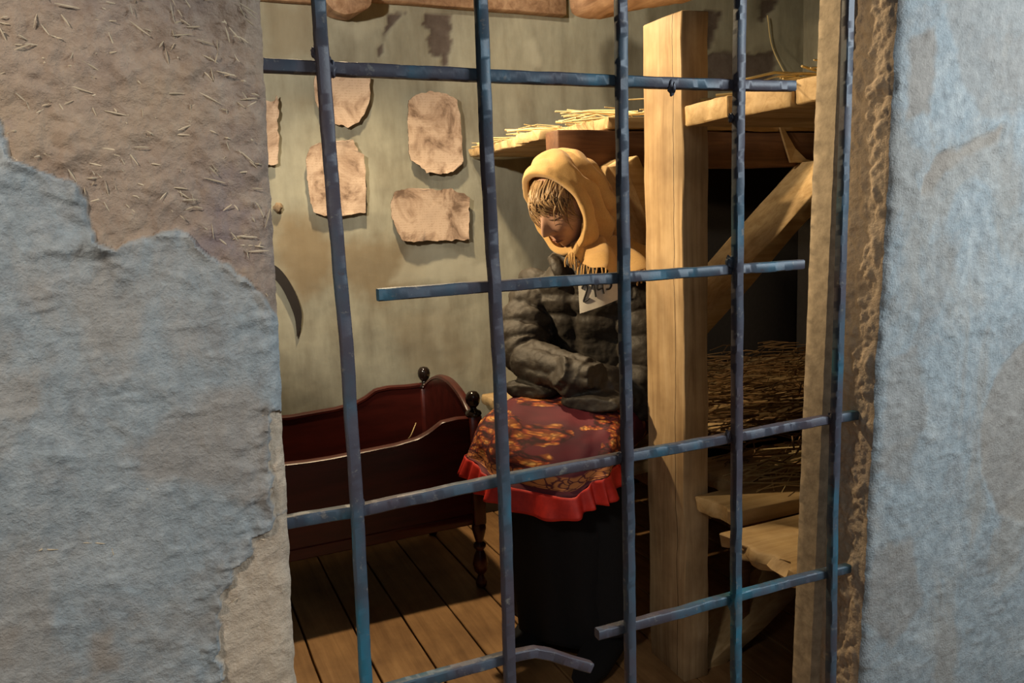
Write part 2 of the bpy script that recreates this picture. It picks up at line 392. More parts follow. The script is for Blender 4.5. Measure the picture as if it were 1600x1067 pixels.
def coatL(x, z):
    q = fr((x, 0, z), 28, 4, 3)*.008
    d1 = sd(clay_up, x, z)+q if x > -1 and x < .4 else 1
    d2 = max(sd(clay_low, x, z), sd(clay_edge, x, z))+fr((x, 0, z), 60, 4, 5)*.007
    d = max(d1, d2)
    st = 0
    for p, s in stainL: st = max(st, s*sstep(-.012, .012, sd(p, x, z)+fr((x, 0, z), 40, 3, 8)*.01))
    return 1-sstep(-.0012, .0012, d), st, d, 1 if d2 > d1 else 0
def coatR(x, z):
    st = 0
    for p, s in stainR: st = max(st, s*sstep(-.006, .010, sd(p, x, z)+fr((x, 0, z), 40, 3, 8)*.008))
    e = sd(stainR[3][0], x, z)+fr((x, 0, z), 30, 2, 8)*.002
    return 1, st, e, 0
def grid(bm, lay, us, vs, f):
    """f(u,v) -> (co, colour)"""
    rows = []
    for v_ in vs:
        row = []
        for u_ in us:
            co, c = f(u_, v_); row.append((bm.verts.new(co), c))
        rows.append(row)
    for i in range(len(vs)-1):
        for j in range(len(us)-1):
            q = (rows[i][j], rows[i][j+1], rows[i+1][j+1], rows[i+1][j])
            fa = bm.faces.new([a[0] for a in q])
            for l, a in zip(fa.loops, q): l[lay] = (*a[1], 1)
    return rows
def fr_range(a, b_, s):
    n = max(1, int(round((b_-a)/s))); return [a+(b_-a)*i/n for i in range(n+1)]
def roughclay(x, y, z, seed=0):
    p = Vector((x, y, z))
    r = noise.multi_fractal(p*26+Vector((seed, 0, 0)), .9, 2.1, 5)
    return (r-1)*.0046+fr(p, 75, 3, 2)*.0014+fr(p, 9, 2, 4)*.004+abs(fr(p, 34, 3, 6))*.003
def plasterh(x, y, z):
    p = Vector((x, y, z))
    return fr(p, 7, 3, 9)*.004+fr(p, 30, 4, 10)*.0015+max(0, fr((x*.6, y, z*1.2), 44, 3, 12)-.2)*.004-max(0, .03-abs(fr(p, 15, 2, 14)))*.03*max(0, fr(p, 5, 1, 17))
bm = bmesh.new(); lay = bm.loops.layers.float_color.new('coat')
# left of the opening
def fL(s, z):
    e = xl(z)+fr((0, 0, z), 30, 4, 1)*.0022; x = -1.2+(e+1.2)*s if False else e+s
    cm, st, d, low = coatL(x, z)
    if cm > .02: h = plasterh(x, 0, z)+.0048*sstep(0, .006, -d+.001)+.0035*math.exp(-(d/.010)**2)*(1+2*fr((x, 0, z), 35, 3, 15))+.010*math.exp(-(d/.035)**2)*max(0, fr((x, 0, z*1.3), 26, 4, 31))
    else: h = roughclay(x, 0, z, 1)*(1.0 if not low else .55)
    if cm > .02 and cm < .98: h = h*cm+roughclay(x, 0, z, 1)*(1-cm)
    rnd = .010*math.exp(s/.008)                       # rounded arris
    return Vector((x, yf(z)-h+rnd, z)), (cm, st, low*.55*(1-cm))
ss = fr_range(-.37, -.02, .0023)+fr_range(-.019, 0, .0018); zs = fr_range(.52, 1.62, .0024)
rows = grid(bm, lay, ss, zs, fL)
eL = {z: fL(0, z)[0] for z in zs}
def jambL(t, z):
    x = xl(z)+fr((0, 0, z), 30, 4, 1)*.0022
    if t < .001 and z in eL: return eL[z].copy(), (.2, .5, 0)
    return Vector((x+(0 if t < .01 else fr((0, t, z), 30, 3, 6)*.002), yf(z)+.010+t, z)), (.2, .5, 0)
grid(bm, lay, fr_range(0, .13, .012), zs, jambL)
# right of the opening
def fR(s, z):
    x = XR+s; cm, st, e, _ = coatR(x, z)
    h = plasterh(x, 0, z)+.0028*(1-sstep(-.003, .003, e))
    h += .004*sstep(-.002, .004, -sd(stainR[1][0], x, z))*math.exp(-max(0, -sd(stainR[1][0], x, z))/.03)
    return Vector((x+(fr((0, 0, z), 30, 4, 2)*.003 if s < .004 else 0), yf(z)-h+.008*math.exp(-s/.006), z)), (1, st, 0)
grid(bm, lay, fr_range(0, .024, .003)+fr_range(.028, .62, .0045), fr_range(.10, 1.72, .0045), fR)
def jambR(t, z):                                       # rough clay reveal
    e = fr((0, 0, z), 30, 4, 2)*.003 if t < .002 else 0
    a = sstep(0, .012, t)*(1-sstep(.078, .09, t))
    if t < .001: return fR(0, z)[0], (0, 0, .3)
    return Vector((XR+e-a*(.75*roughclay(0, t*1.2, z*.9, 5)+.0045*abs(fr((.3, t*1.3, z), 34, 4, 17))+.006*max(0, fr((.7, t, z), 22, 4, 19)-.1)-.001), yf(z)+.008+t, z)), (0, 0, .62)
grid(bm, lay, fr_range(0, .13, .0025), fr_range(.10, 1.72, .0025), jambR)
# plain remainder of the wall, outside the frame
def rect(p, q, y=0):
    (x0, z0), (x1, z1) = p, q
    vs = [bm.verts.new((x, yf(z)+.001, z)) for x, z in ((x0, z0), (x1, z0), (x1, z1), (x0, z1))]
    fa = bm.faces.new(vs)
    for l in fa.loops: l[lay] = (1, .2, 0, 1)
rect((-1.5, -.0), (-.245, 2.5)); rect((-.25, 0), (.125, .53)); rect((-.25, 1.615), (.14, 2.5))
rect((XR, 0), (3.3, .105)); rect((XR, 1.715), (3.3, 2.5)); rect((XR+.615, .4), (3.3, 1.75))
rect((.12, 0), (XR, .14)); rect((.12, 1.95), (XR, 2.5))
def slab(lo, hi):
    g = bmesh.ops.create_cube(bm, size=1)
    for v in g['verts']: v.co = Vector([(lo[i]+hi[i])/2+v.co[i]*(hi[i]-lo[i]) for i in range(3)])
    for f in {f for v in g['verts'] for f in v.link_faces}:
        for l in f.loops: l[lay] = (.3, .6, 0, 1)
slab((-1.5, 1.0, 0), (.105, 1.10, 2.5)); slab((XR+.02, 1.0, 0), (3.3, 1.10, 2.5))
slab((.12, 1.0, 0), (XR, 1.10, .14)); slab((.12, .98, 1.95), (XR, 1.10, 2.5))
bm.faces.ensure_lookup_table(); bm.faces.index_update()
for f in bm.faces:
    c_ = f.calc_center_median()
    if c_.y > 1.097 and f.calc_area() > .01: f.material_index = 1  # unseen inner face blackened to cut bounce light
wf = put('wall_front', bm, [wall_m, dark_m], origin=(0, 1, 0)); tag(wf, kind='structure')
# loose straws bedded in the clay
bm = bmesh.new(); cnt = 0
while cnt < 520:
    x = random.uniform(-.26, .125); z = random.uniform(1.08, 1.58)
    if cnt % 12 == 0: z = random.uniform(.75, 1.0); x = random.uniform(-.15, .1)
    cm, st, d, low = coatL(x, z)
    if cm > .5 and cnt % 12: continue
    a = random.choice([random.gauss(0, .25), random.gauss(-.9, .4), random.uniform(-1.6, 1.6)])
    L = random.uniform(.004, .024)*random.choice([.5, 1, 1]); y = yf(z)-.0030
    p = [Vector((x+math.cos(a)*L*t, y+random.uniform(-.0012, .0035), z+math.sin(a)*L*t)) for t in (-.5, 0, .5)]
    tube(bm, p, [(.0002, .0004), (.0006, .0010), (.0002, .0004)], 4); cnt += 1
tag(put('bedded_straw', bm, wstraw_m, wf), kind='stuff')
# trim board behind the clay reveal
bm = bmesh.new(); lay = None
rows = []
for z in fr_range(.15, 1.95, .006):
    rw = []
    y0 = yf(z)+.098; y1 = y0+.055
    for (x, y) in ((XR+.03, y0), (1.106, y0), (1.100, y0+.004), (1.100, y0+.018), (1.100, y0+.036), (1.100, y1-.004), (1.104, y1), (XR+.03, y1)):
        k = (noise.multi_fractal(Vector((x*20, y*38, z*38)), .9, 2.1, 4)-1)*.0012 if x < 1.115 else 0
        rw.append(bm.verts.new((x-k, y, z)))
    rows.append(rw)
for i in range(len(rows)-1):
    for k in range(7): bm.faces.new((rows[i][k], rows[i][k+1], rows[i+1][k+1], rows[i+1][k]))
trim_m = simple('limewashed_board', (.42, .34, .24), .85, .6, 45, .35)
tag(put('trim_1', bm, trim_m, origin=(1.1, 1.06, .3)), kind='structure')

# ------------------------------------------------------------------ cell shell
YB, XW = 2.95, 2.86
patches = [xz(p, YB) for p in ([(664, 22), (705, 22), (706, 48), (700, 52), (708, 62), (703, 82), (697, 103), (692, 103), (690, 90), (670, 84), (668, 62), (672, 52), (662, 38)],
           [(604, 20), (636, 20), (616, 34), (606, 50), (592, 88), (590, 88), (600, 52), (608, 34)],
           [(1106, 85), (1130, 78), (1175, 85), (1212, 78), (1212, 140), (1100, 140)],
           [(1190, 0), (1216, 0), (1212, 14), (1200, 26), (1192, 36), (1186, 30)], [(1098, 15), (1128, 20), (1116, 60), (1108, 82), (1090, 60)])]
ochre = [(xz(p, YB), s) for p, s in (([(430, 340), (480, 330), (530, 380), (520, 440), (470, 470), (430, 420)], .8), ([(520, 380), (600, 370), (670, 385), (660, 430), (600, 480), (530, 440)], .7), ([(600, 500), (700, 480), (740, 560), (700, 600), (640, 580)], .35), ([(410, 0), (490, 0), (490, 90), (410, 100)], .5),
          ([(430, 150), (500, 160), (500, 166), (430, 166)], .3))]
pale = [(xz(p, YB), s) for p, s in (([(640, 385), (680, 380), (770, 420), (770, 440), (610, 440)], .6), ([(820, 70), (838, 60), (845, 100), (832, 110)], .7), ([(500, 25), (560, 35), (600, 40), (560, 60)], .4),
          ([(680, 440), (700, 470), (690, 560), (670, 520)], .35), ([(1170, 40), (1215, 10), (1215, 60), (1170, 80)], .5))]
bm = bmesh.new(); lay = bm.loops.layers.float_color.new('patch')
def fB(x, z):
    q = fr((x, 0, z), 22, 4, 21)*.012; d = max(sd(p, x, z) for p in patches)+q
    r = sstep(-.004, .004, d)
    g = max(s*sstep(-.04, .05, sd(p, x, z)+q*2) for p, s in ochre); b_ = max(s*sstep(-.02, .02, sd(p, x, z)+q*1.5) for p, s in pale)
    h = fr((x, 0, z), 3, 3, 22)*.006+fr((x, 0, z), 18, 3, 23)*.0012-.006*r
    return Vector((x, YB-h, z)), (r, g, b_)
grid(bm, lay, fr_range(-.62, 0.2, .08)+fr_range(.22, 1.65, .011)+fr_range(1.68, XW, .02), fr_range(0, .5, .08)+fr_range(.52, 2.15, .011)+[2.5], fB)
tag(put('wall_back', bm, back_m, origin=(0, YB, 0)), kind='structure')
def plane(name, pts, m, attr=True):
    bm = bmesh.new(); lay = bm.loops.layers.float_color.new('patch')
    f = bm.faces.new([bm.verts.new(p) for p in pts])
    for l in f.loops: l[lay] = (.0, .1, 0, 1)
    return tag(put(name, bm, m, smooth=False), kind='structure')
plane('wall_right', [(XW, 1.0, 0), (XW, 2.97, 0), (XW, 2.97, 2.5), (XW, 1.0, 2.5)], back_m)
plane('wall_left', [(-.6, 1.0, 0), (-.6, 2.97, 0), (-.6, 2.97, 2.5), (-.6, 1.0, 2.5)], dark_m)  # unseen wall, blackened to cut bounce light
plane('ceiling', [(-.6, 1.0, 2.5), (XW, 1.0, 2.5), (XW, 2.97, 2.5), (-.6, 2.97, 2.5)], dark_m)  # unseen too, blackened against bounce light
# floor boards
bm = bmesh.new(); fx = [.295, .44, .59, .737]
while fx[-1] < XW: fx.append(fx[-1]+.148)
while fx[0] > -.6: fx.insert(0, fx[0]-.148)
for i in range(len(fx)-1):
    cut_box(bm, (fx[i]+.0028, 1.1, -.03), (fx[i+1]-.0028, YB, random.uniform(-.0012, .0008)), (.2, .09, .2), .0015, seed=i, bev=.002)
t = bmesh.ops.create_cube(bm, size=1)
for v in t['verts']: v.co = Vector((1.1+v.co.x*3.6, 2.0+v.co.y*2, -.045+v.co.z*.02))
tag(put('floor', bm, floor_w, smooth=False), kind='structure')
bm = bmesh.new(); cut_box(bm, (-.59, 2.905, 0), (1.9, 2.945, .075), (.2, .1, .1), .002)
tag(put('baseboard_back', bm, wood('dark_plinth', (.03, .02, .015), (.05, .035, .025), (.08, .06, .04)), smooth=False), kind='structure')
# ground outside, behind the camera
plane('ground_outside', [(-1.5, -1.2, 0), (3.3, -1.2, 0), (3.3, .94, 0), (-1.5, .94, 0)], wall_m)

# ------------------------------------------------------------------ window grille
gr = empty('window_grille', (.6, 1.0, .45), 'blue and purple painted iron grille of welded square bars in the window opening', 'window bars')
YV, YH = 1.0, 1.012
VB = [[(475, -290), (497, 0), (517, 267), (541, 540), (557, 780), (572, 1067), (592, 1420)],
      [(736, -290), (751, 0), (762, 267), (779, 560), (789, 800), (797, 1067), (812, 1420)],
      [(967, -290), (970, 0), (972, 240), (977, 560), (982, 800), (985, 1067), (990, 1420)],
      [(1159, -290), (1156, 0), (1153, 260), (1152, 460), (1150, 880), (1150, 1067), (1148, 1420)],
      [(1336, -290), (1326, 0), (1318, 267), (1310, 534), (1301, 800), (1298, 1067), (1289, 1420)]]
FWD = Vector((0, 1, 0))
for i, l in enumerate(VB):
    bm = bmesh.new(); tube(bm, dense([at(a, c, YV) for a, c in l], .004), 1.0, sq=(.0158, .0150, FWD), jit=.0008, seed=i)
    put('vertical_bar', bm, iron, gr)
HB = [[(395, 101), (418, 103), (520, 108), (740, 117.5), (960, 127), (1060, 131), (1239, 135)],
      [(590, 460.5), (755, 448), (960, 434), (1060, 427), (1252, 413)],
      [(440, 817), (569, 795), (775, 751), (970, 715), (1060, 699), (1180, 676), (1270, 659), (1350, 646)],
      [(520, 1100), (640, 1068), (790, 1027), (835, 1018), (858, 1022), (922, 1042)],
      [(933, 990), (1060, 957), (1130, 937), (1240, 907), (1325, 887)]]
for i, l in enumerate(HB):
    bm = bmesh.new(); tube(bm, dense([at(a, c, YH) for a, c in l], .004), 1.0, sq=(.0160, .0155, FWD), jit=.0008, seed=20+i)
    put('horizontal_bar', bm, iron, gr)
for k, (a, c, r) in enumerate([(492, 82, .005), (517, 108, .008), (1050, 138, .0075), (1142, 184, .005), (563, 790, .007), (530, 440, .005), (972, 128, .008), (1140, 410, .007), (968, 715, .006), (1148, 180, .006), (787, 750, .0075), (1143, 940, .009), (1300, 655, .009), (1297, 897, .010), (985, 975, .007), (1137, 680, .006)]):
    bm = bmesh.new(); blob(bm, at(a, c, YV+.006), r, (.8, .8, 1.5), .5, k); put('weld', bm, iron, gr)

# ------------------------------------------------------------------ bunk bed
bunk = empty('bunk_bed', (1.6, 1.9, 0), 'rough timber two-tier plank bunk with thick pine post, behind the seated person', 'bunk bed')
bm = bmesh.new(); cut_box(bm, (1.141, 1.548, 0), (1.216, 1.707, 1.6515), (.04, .06, .06), .004, seed=3, bev=.003)
for v in bm.verts:
    if v.co.z > 1.64: v.co.z += .004*nz(v.co, 30)-.0*v.co.y
post = put('post', bm, pine_post, bunk); post['label'] = 'thick pine post with a long vertical crack'
bm = bmesh.new(); cut_box(bm, (1.053, 2.0, 1.330), (2.8, 2.075, 1.437), (.1, .05, .05), .003, seed=5)
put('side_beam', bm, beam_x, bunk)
def brace(name, p0, p1, y0, y1, th, m, seed):
    p0 = Vector((p0[0], 0, p0[1])); p1 = Vector((p1[0], 0, p1[1])); L = (p1-p0).length; t = (p1-p0).normalized(); n_ = Vector((-t.z, 0, t.x))
    bm = bmesh.new(); cut_box(bm, (0, y0, -th/2), (L, y1, th/2), (.04, .05, .05), .003, seed=seed)
    for v in bm.verts:
        q = v.co.copy(); v.co = p0+t*q.x+n_*q.z; v.co.y = q.y
    o = put(name, bm, m, bunk); return o
brace('brace', (1.40, .86), (1.95, 1.325), 1.815, 2.01, .05, pine_x, 7)
brace('brace', (1.38, .98), (1.205, 1.345), 1.86, 2.03, .05, pine_x, 9)
q0 = at(1062, 1075, 1.6); q1 = at(1262, 886, 1.6)
brace('brace', (q0.x, q0.z), (q1.x, q1.z), 1.57, 1.71, .045, pine_x, 11)
def plank(name, lo, hi, seed, jag=.02, m=pine_x, lab=None):
    bm = bmesh.new(); cut_box(bm, lo, hi, (.02, .02, .015), .003, (0, -1, jag), seed, .003)
    o = put(name, bm, m, bunk)
    if lab: o['label'] = lab
# upper tier
plank('upper_plank', (1.127, 2.27, 1.440), (2.8, 2.45, 1.470), 31)
plank('upper_plank', (1.214, 2.00, 1.440), (2.8, 2.262, 1.475), 32)
plank('upper_plank', (1.16, 2.46, 1.440), (2.8, 2.70, 1.470), 33)
plank('upper_plank', (1.15, 2.71, 1.440), (2.8, 2.93, 1.470), 34)
plank('upper_plank', (1.141, 1.391, 1.394), (2.8, 1.544, 1.439), 35, .012)
plank('upper_plank', (1.158, 1.226, 1.394), (2.8, 1.386, 1.443), 36, .006)
plank('upper_plank', (1.165, 1.145, 1.396), (2.8, 1.221, 1.443), 37, .006)
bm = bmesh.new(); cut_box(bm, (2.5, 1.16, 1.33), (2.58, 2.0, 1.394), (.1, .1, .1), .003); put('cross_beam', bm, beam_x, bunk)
# lower tier
plank('lower_plank', (1.165, 1.40, .463), (2.8, 1.543, .5), 41, .03)
plank('lower_plank', (1.105, 1.142, .437), (2.8, 1.375, .475), 42, .05)
plank('lower_plank', (1.120, 1.835, .465), (1.326, 1.985, .5), 43, .015)
for y0, y1, x0, s in ((1.995, 2.20, 1.13, 44), (2.21, 2.42, 1.14, 45), (2.43, 2.66, 1.13, 46), (2.67, 2.92, 1.15, 47)):
    plank('lower_plank', (x0, y0, .463), (2.8, y1, .5), s)
plank('lower_plank', (1.30, 1.56, .463), (2.8, 1.78, .5), 48)
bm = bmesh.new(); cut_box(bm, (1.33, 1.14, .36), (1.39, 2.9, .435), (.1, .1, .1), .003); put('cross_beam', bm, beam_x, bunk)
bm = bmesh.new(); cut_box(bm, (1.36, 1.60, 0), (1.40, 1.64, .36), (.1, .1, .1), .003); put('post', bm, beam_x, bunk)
bm = bmesh.new(); cut_box(bm, (1.86, 2.915, .02), (2.85, 2.935, 1.43), (.3, .3, .3), .001); put('shade_panel_back', bm, dark_m, bunk)  # added dark sheet standing in for the shade under the bunk
bm = bmesh.new(); cut_box(bm, (2.81, 1.25, .02), (2.84, 2.91, 1.43), (.3, .3, .3), .001); put('shade_panel_end', bm, dark_m, bunk)  # added dark sheet, shade at the bunk's far right as colour
# straw on both tiers
def hay(name, n, box, label, seed, rad=.0016, lift=.0, m=straw_m):
    random.seed(seed); bm = bmesh.new(); x0, x1, y0, y1, z0, z1 = box
    for k in range(n):
        x = random.uniform(x0, x1); y = random.uniform(y0, y1); f = random.random()
        z = z0+(z1-z0)*f*f*(.5+.5*sstep(x0, x0+.2, x))+.003
        a = random.gauss(0, .45)+(PI if random.random() < .5 else 0); L = random.uniform(.07, .26); tz = random.gauss(0, .06)
        d = Vector((math.cos(a), math.sin(a), tz)); b0 = Vector((random.gauss(0, .01), random.gauss(0, .01), random.uniform(0, .012)))
        p = [Vector((x, y, z))-d*L/2, Vector((x, y, z))+b0, Vector((x, y, z))+d*L/2]
        for q in p:
            q.z = max(q.z, z0+.002); q.y = min(q.y, 2.93); q.x = max(q.x, x0-.05)
        r = rad*random.uniform(.6, 1.4)
        tube(bm, p, [r, r, r*.8], 4)
    return tag(put(name, bm, m), label, 'straw', None, 'stuff')
hay('straw_bedding', 520, (1.20, 2.7, 2.05, 2.9, 1.472, 1.535), 'pale yellow straw spread on the upper tier of the timber bunk', 3, .0026)
h2 = hay('straw_bedding', 260, (1.24, 2.3, 1.17, 1.52, 1.444, 1.505), 'pale straw at the near end of the upper tier, right of the thick post', 5, .0024)
hay('straw_bedding', 900, (1.40, 2.7, 1.45, 2.88, .502, .58), 'shade-darkened straw heaped on the lower tier of the timber bunk', 4, .0026, m=shaded_straw)
hay('straw_bedding', 70, (1.36, 1.75, 1.46, 1.62, .500, .535), 'small golden bunch of straw at the near edge of the lower bunk boards', 8, .0020)  # left at full straw colour for the lit near edge
def stalk(pts, r, label):
    bm = bmesh.new(); tube(bm, smooth_path(pts, 5), r, 6); return tag(put('straw_stalk', bm, straw_m, origin=pts[0]), label, 'straw stalk')
stalk([at(1182, 766, 1.5), at(1215, 745, 1.55), at(1247, 722, 1.62)], .0016, 'single straw stalk sticking up from the lower bunk straw towards the right jamb')
stalk([at(1199, 24, 2.93), at(1207, 75, 2.92), at(1233, 128, 2.86)], .0028, 'long thin stalk hanging down the back wall above the upper bunk straw')
stalk([at(1186, 128, 1.25), at(1220, 118, 1.25), at(1255, 114, 1.25), at(1300, 117, 1.27)], .0018, 'long pale stalk arching above the upper bunk at the right')
stalk([atx(632, 694, .66), at(642, 680, 2.32), at(650, 661, 2.36)], .0016, 'short straw standing on the front edge of the dark red cradle')
bm = bmesh.new()
p0, p1, p2, p3 = at(1214, 181, 1.99), at(1243, 232, 1.99), at(1236, 254, 1.985), at(1284, 254, 1.985)
vs = [bm.verts.new(p) for p in (p0, p1, p2, p3, at(1260, 249, 1.985))]
bm.faces.new((vs[0], vs[2], vs[3], vs[4], vs[1])); g = bmesh.ops.extrude_face_region(bm, geom=bm.faces[:])
for v in [e for e in g['geom'] if isinstance(e, bmesh.types.BMVert)]: v.co.y += .008
o = put('splinter', bm, pine_x, bunk, False)

# ------------------------------------------------------------------ ceiling timbers
bm = bmesh.new(); cut_box(bm, (.72, 2.90, 1.987), (1.585, 2.945, 2.16), (.1, .05, .05), .003)
tag(put('wooden_lintel', bm, log_m, origin=(1.1, 2.9, 1.98)), 'flat brown board fixed along the top of the back wall between two logs', 'board')
bm = bmesh.new(); cut_box(bm, (-.4, 2.91, 1.965), (.60, 2.945, 2.16), (.1, .05, .05), .003)
tag(put('wooden_lintel', bm, log_m, origin=(.1, 2.9, 1.96)), 'flat brown board at the top left of the back wall, left of the small round log', 'board')
def log(p0, p1, r, label, seed, n=24):
    bm = bmesh.new(); P = [Vector(p0).lerp(Vector(p1), i/n) for i in range(n+1)]
    R = [r*(.25 if i == 0 else .72 if i == 1 else .92 if i == 2 else 1) for i in range(n+1)]
    tube(bm, P, R, 28)
    for v in bm.verts:
        c = v.co.copy(); v.co += Vector((fr(c, 7, 3, seed), fr(c, 7, 3, seed+1), fr(c, 7, 3, seed+2)))*r*.20
    tag(put('ceiling_log', bm, log_m, origin=p0), label, 'log')
c1 = at(545, -18, 2.82); log(c1, c1+Vector((0, .12, 0)), .085, 'small round log end poking from the back wall at the top, left of centre', 3)
c2 = at(900, -6, 2.62); log(c2, at(1110, -62, 2.05), .10, 'thick rough log slanting down below the ceiling left of the timber post', 5)

# ------------------------------------------------------------------ papers, sickle on the back wall
def sheet(outl, label, seed, Y=YB-.02):
    P = [at(a, c, Y) for a, c in outl]; pts = []
    n = len(P)
    for i in range(n):
        a, b_ = P[i], P[(i+1) % n]; k = max(1, int((b_-a).length/.006))
        for j in range(k):
            q = a.lerp(b_, j/k); q += Vector((nz(q, 48, seed), 0, nz(q, 48, seed+1)))*.008; pts.append(q)
    poly = [(q.x, q.z) for q in pts]; xs = [q.x for q in pts]; zs_ = [q.z for q in pts]
    bm = bmesh.new(); vs = [bm.verts.new(q) for q in pts]; f = bm.faces.new(vs)
    bmesh.ops.triangulate(bm, faces=[f])
    for _ in range(2): bmesh.ops.subdivide_edges(bm, edges=[e for e in bm.edges if e.calc_length() > .02], cuts=1, use_grid_fill=False); bmesh.ops.triangulate(bm, faces=bm.faces[:])
    for v in bm.verts: 
        d = pdist(poly, v.co.x, v.co.z)
        v.co.y += -.006*math.exp(-d/.025)*(1+nz(v.co, 14, seed))-.003*nz(v.co, 11, seed+4)
    fs = bm.faces[:]
    g = bmesh.ops.extrude_face_region(bm, geom=fs)
    for v in [e for e in g['geom'] if isinstance(e, bmesh.types.BMVert)]: v.co.y += .0045
    bm.normal_update()
    for fa in bm.faces:
        if abs(fa.normal.y) < .6: fa.material_index = 1
    cx = sum(xs)/len(xs); cz = sum(zs_)/len(zs_)
    tag(put('parchment', bm, [paper_m, paper_edge], origin=(cx, Y, cz)), label, 'paper', 'old parchments on the back wall')
sheet([(492, 112), (579, 120), (577, 140), (575, 160), (569, 178), (560, 190), (545, 198), (528, 196), (515, 188), (500, 178), (492, 150)], 'brown parchment with rounded bottom, topmost sheet behind the upper crossbar', 1)
sheet([(638, 157), (648, 147), (675, 144), (700, 148), (713, 157), (716, 168), (720, 200), (722, 258), (712, 262), (706, 270), (688, 271), (665, 270), (655, 260), (642, 252), (639, 240), (637, 200)], 'tall parchment with notched corners hanging above the wide landscape sheet', 2)
sheet([(481, 235), (492, 226), (510, 221), (551, 220), (555, 230), (566, 242), (570, 260), (571, 300), (570, 332), (545, 336), (505, 338), (490, 330), (484, 310), (482, 280), (477, 255)], 'pale stained parchment with cut corners, left of the others behind the first vertical bar', 3)
sheet([(612, 308), (620, 298), (640, 294), (668, 296), (682, 297), (705, 295), (722, 303), (732, 308), (732, 374), (680, 376), (628, 377), (622, 362), (612, 342)], 'wide landscape parchment with torn left side, lowest of the sheets', 4)
sheet([(400, 160), (428, 158), (434, 150), (434, 255), (430, 258), (400, 258)], 'parchment sliver just showing past the left jamb', 5)
# folded corner shadowed wedge is the sheet's own lower corner lifting off
bm = bmesh.new()
c_ = at(437, 420, YB-.02)
S = empty('sickle', at(400, 400, YB-.02), 'dark curved sickle blade hanging on the back wall beside the left jamb', 'sickle')
outer = smooth_path([at(a, b_, YB-.012) for a, b_ in ((405, 402), (437, 420), (459, 452), (471, 485), (470, 510), (464, 527))], 6)
inner = smooth_path([at(a, b_, YB-.012) for a, b_ in ((405, 412), (434, 441), (449, 466), (460, 494), (463, 512), (464, 527))], 6)
vo_ = [bm.verts.new(p) for p in outer]; vi_ = [bm.verts.new(p) for p in inner]
for i in range(len(outer)-1):
    if i == len(outer)-2: bm.faces.new((vo_[i], vo_[i+1], vi_[i]))
    else: bm.faces.new((vo_[i], vo_[i+1], vi_[i+1], vi_[i]))
g = bmesh.ops.extrude_face_region(bm, geom=bm.faces[:])
for v in [e for e in g['geom'] if isinstance(e, bmesh.types.BMVert)]: v.co.y += .004
put('blade', bm, steel, S)
bm = bmesh.new(); q0 = at(405, 407, YB-.02); tube(bm, [q0, q0+Vector((-.03, 0, .005)), q0+Vector((-.07, 0, -.0)), q0+Vector((-.15, 0, -.02))], [.006, .012, .014, .013], 12); put('handle', bm, pine_x, S)
bm = bmesh.new(); blob(bm, at(434, 324, YB-.01), .016, (1, .8, 1.1), .3, 4)
tag(put('clay_lump', bm, clayspot, origin=at(434, 324, YB-.01)), 'small round brown lump on the back wall beside the left jamb', 'lump')

# ------------------------------------------------------------------ cradle
cr = empty('cradle', (.45, 2.55, 0), 'dark red lacquered wooden cradle with ball finials standing against the back wall', 'cradle')
XC0, XC1, YC0, YC1 = -.12, .89, 2.30, 2.80
topF = [(.0, .511), (.42, .513), (.62, .522), (.69, .532), (.73, .548), (.77, .572), (.82, .577), (.89, .572)]
def side_board(y, lift, nm, shift=0):
    bm = bmesh.new(); R_ = []
    for x in fr_range(XC0, XC1, .012):
        m_ = x if x > .385 else .77-x
        top = interp([(a+shift, b_) for a, b_ in topF], max(m_, .0))+lift
        sec = [(-.010, .26), (-.010, top-.006), (-.014, top-.004), (-.014, top+.004), (-.006, top+.009), (.006, top+.009), (.014, top+.004), (.014, top-.004), (.010, top-.006), (.010, .26)]
        R_.append([bm.verts.new((x, y+a, b_)) for a, b_ in sec])
    for i in range(len(R_)-1):
        for k in range(len(R_[0])): bm.faces.new((R_[i][k], R_[i][(k+1) % 10], R_[i+1][(k+1) % 10], R_[i+1][k]))
    bm.faces.new(R_[0]); bm.faces.new(R_[-1][::-1])
    put(nm, bm, cherry, cr)
side_board(YC0, 0, 'side_board'); side_board(YC1, .022, 'side_board', -.08)
for x in (XC0, XC1-.01):
    bm = bmesh.new(); R_ = []
    for y in fr_range(YC0, YC1, .012):
        f = (y-YC0)/(YC1-YC0); top = .575+.085*math.sin(PI*max(0, min(1, (f-.02)/.96)))**.75
        R_.append([bm.verts.new((x+a, y, b_)) for a, b_ in ((-.010, .26), (-.010, top-.005), (-.014, top-.003), (-.012, top+.006), (0, top+.010), (.012, top+.006), (.014, top-.003), (.010, top-.005), (.010, .26))])
    for i in range(len(R_)-1):
        for k in range(9): bm.faces.new((R_[i][k], R_[i][(k+1) % 9], R_[i+1][(k+1) % 9], R_[i+1][k]))
    bm.faces.new(R_[0]); bm.faces.new(R_[-1][::-1]); put('end_board', bm, cherry, cr)
    for y in (YC0, YC1):
        bm = bmesh.new(); cut_box(bm, (x-.021, y-.021, .22), (x+.021, y+.021, .585), (.2, .2, .2), .0, bev=.004)
        lathe(bm, (x, y, 0), [(.010, .0), (.017, .006), (.019, .02), (.013, .034), (.010, .045), (.021, .060), (.026, .085), (.019, .115), (.012, .130), (.021, .142), (.021, .150), (.012, .160), (.019, .185), (.024, .205), (.022, .222)])
        pt = put('corner_post', bm, cherry, cr)
        bm = bmesh.new(); lathe(bm, (x, y, .583), [(.024, 0), (.027, .006), (.024, .014), (.012, .020), (.010, .026), (.017, .033), (.0225, .045), (.0235, .056), (.021, .068), (.014, .077), (.004, .080)], 24)
        f = put('finial', bm, black_wood, cr); f['label'] = 'black ball finial on top of the corner post'
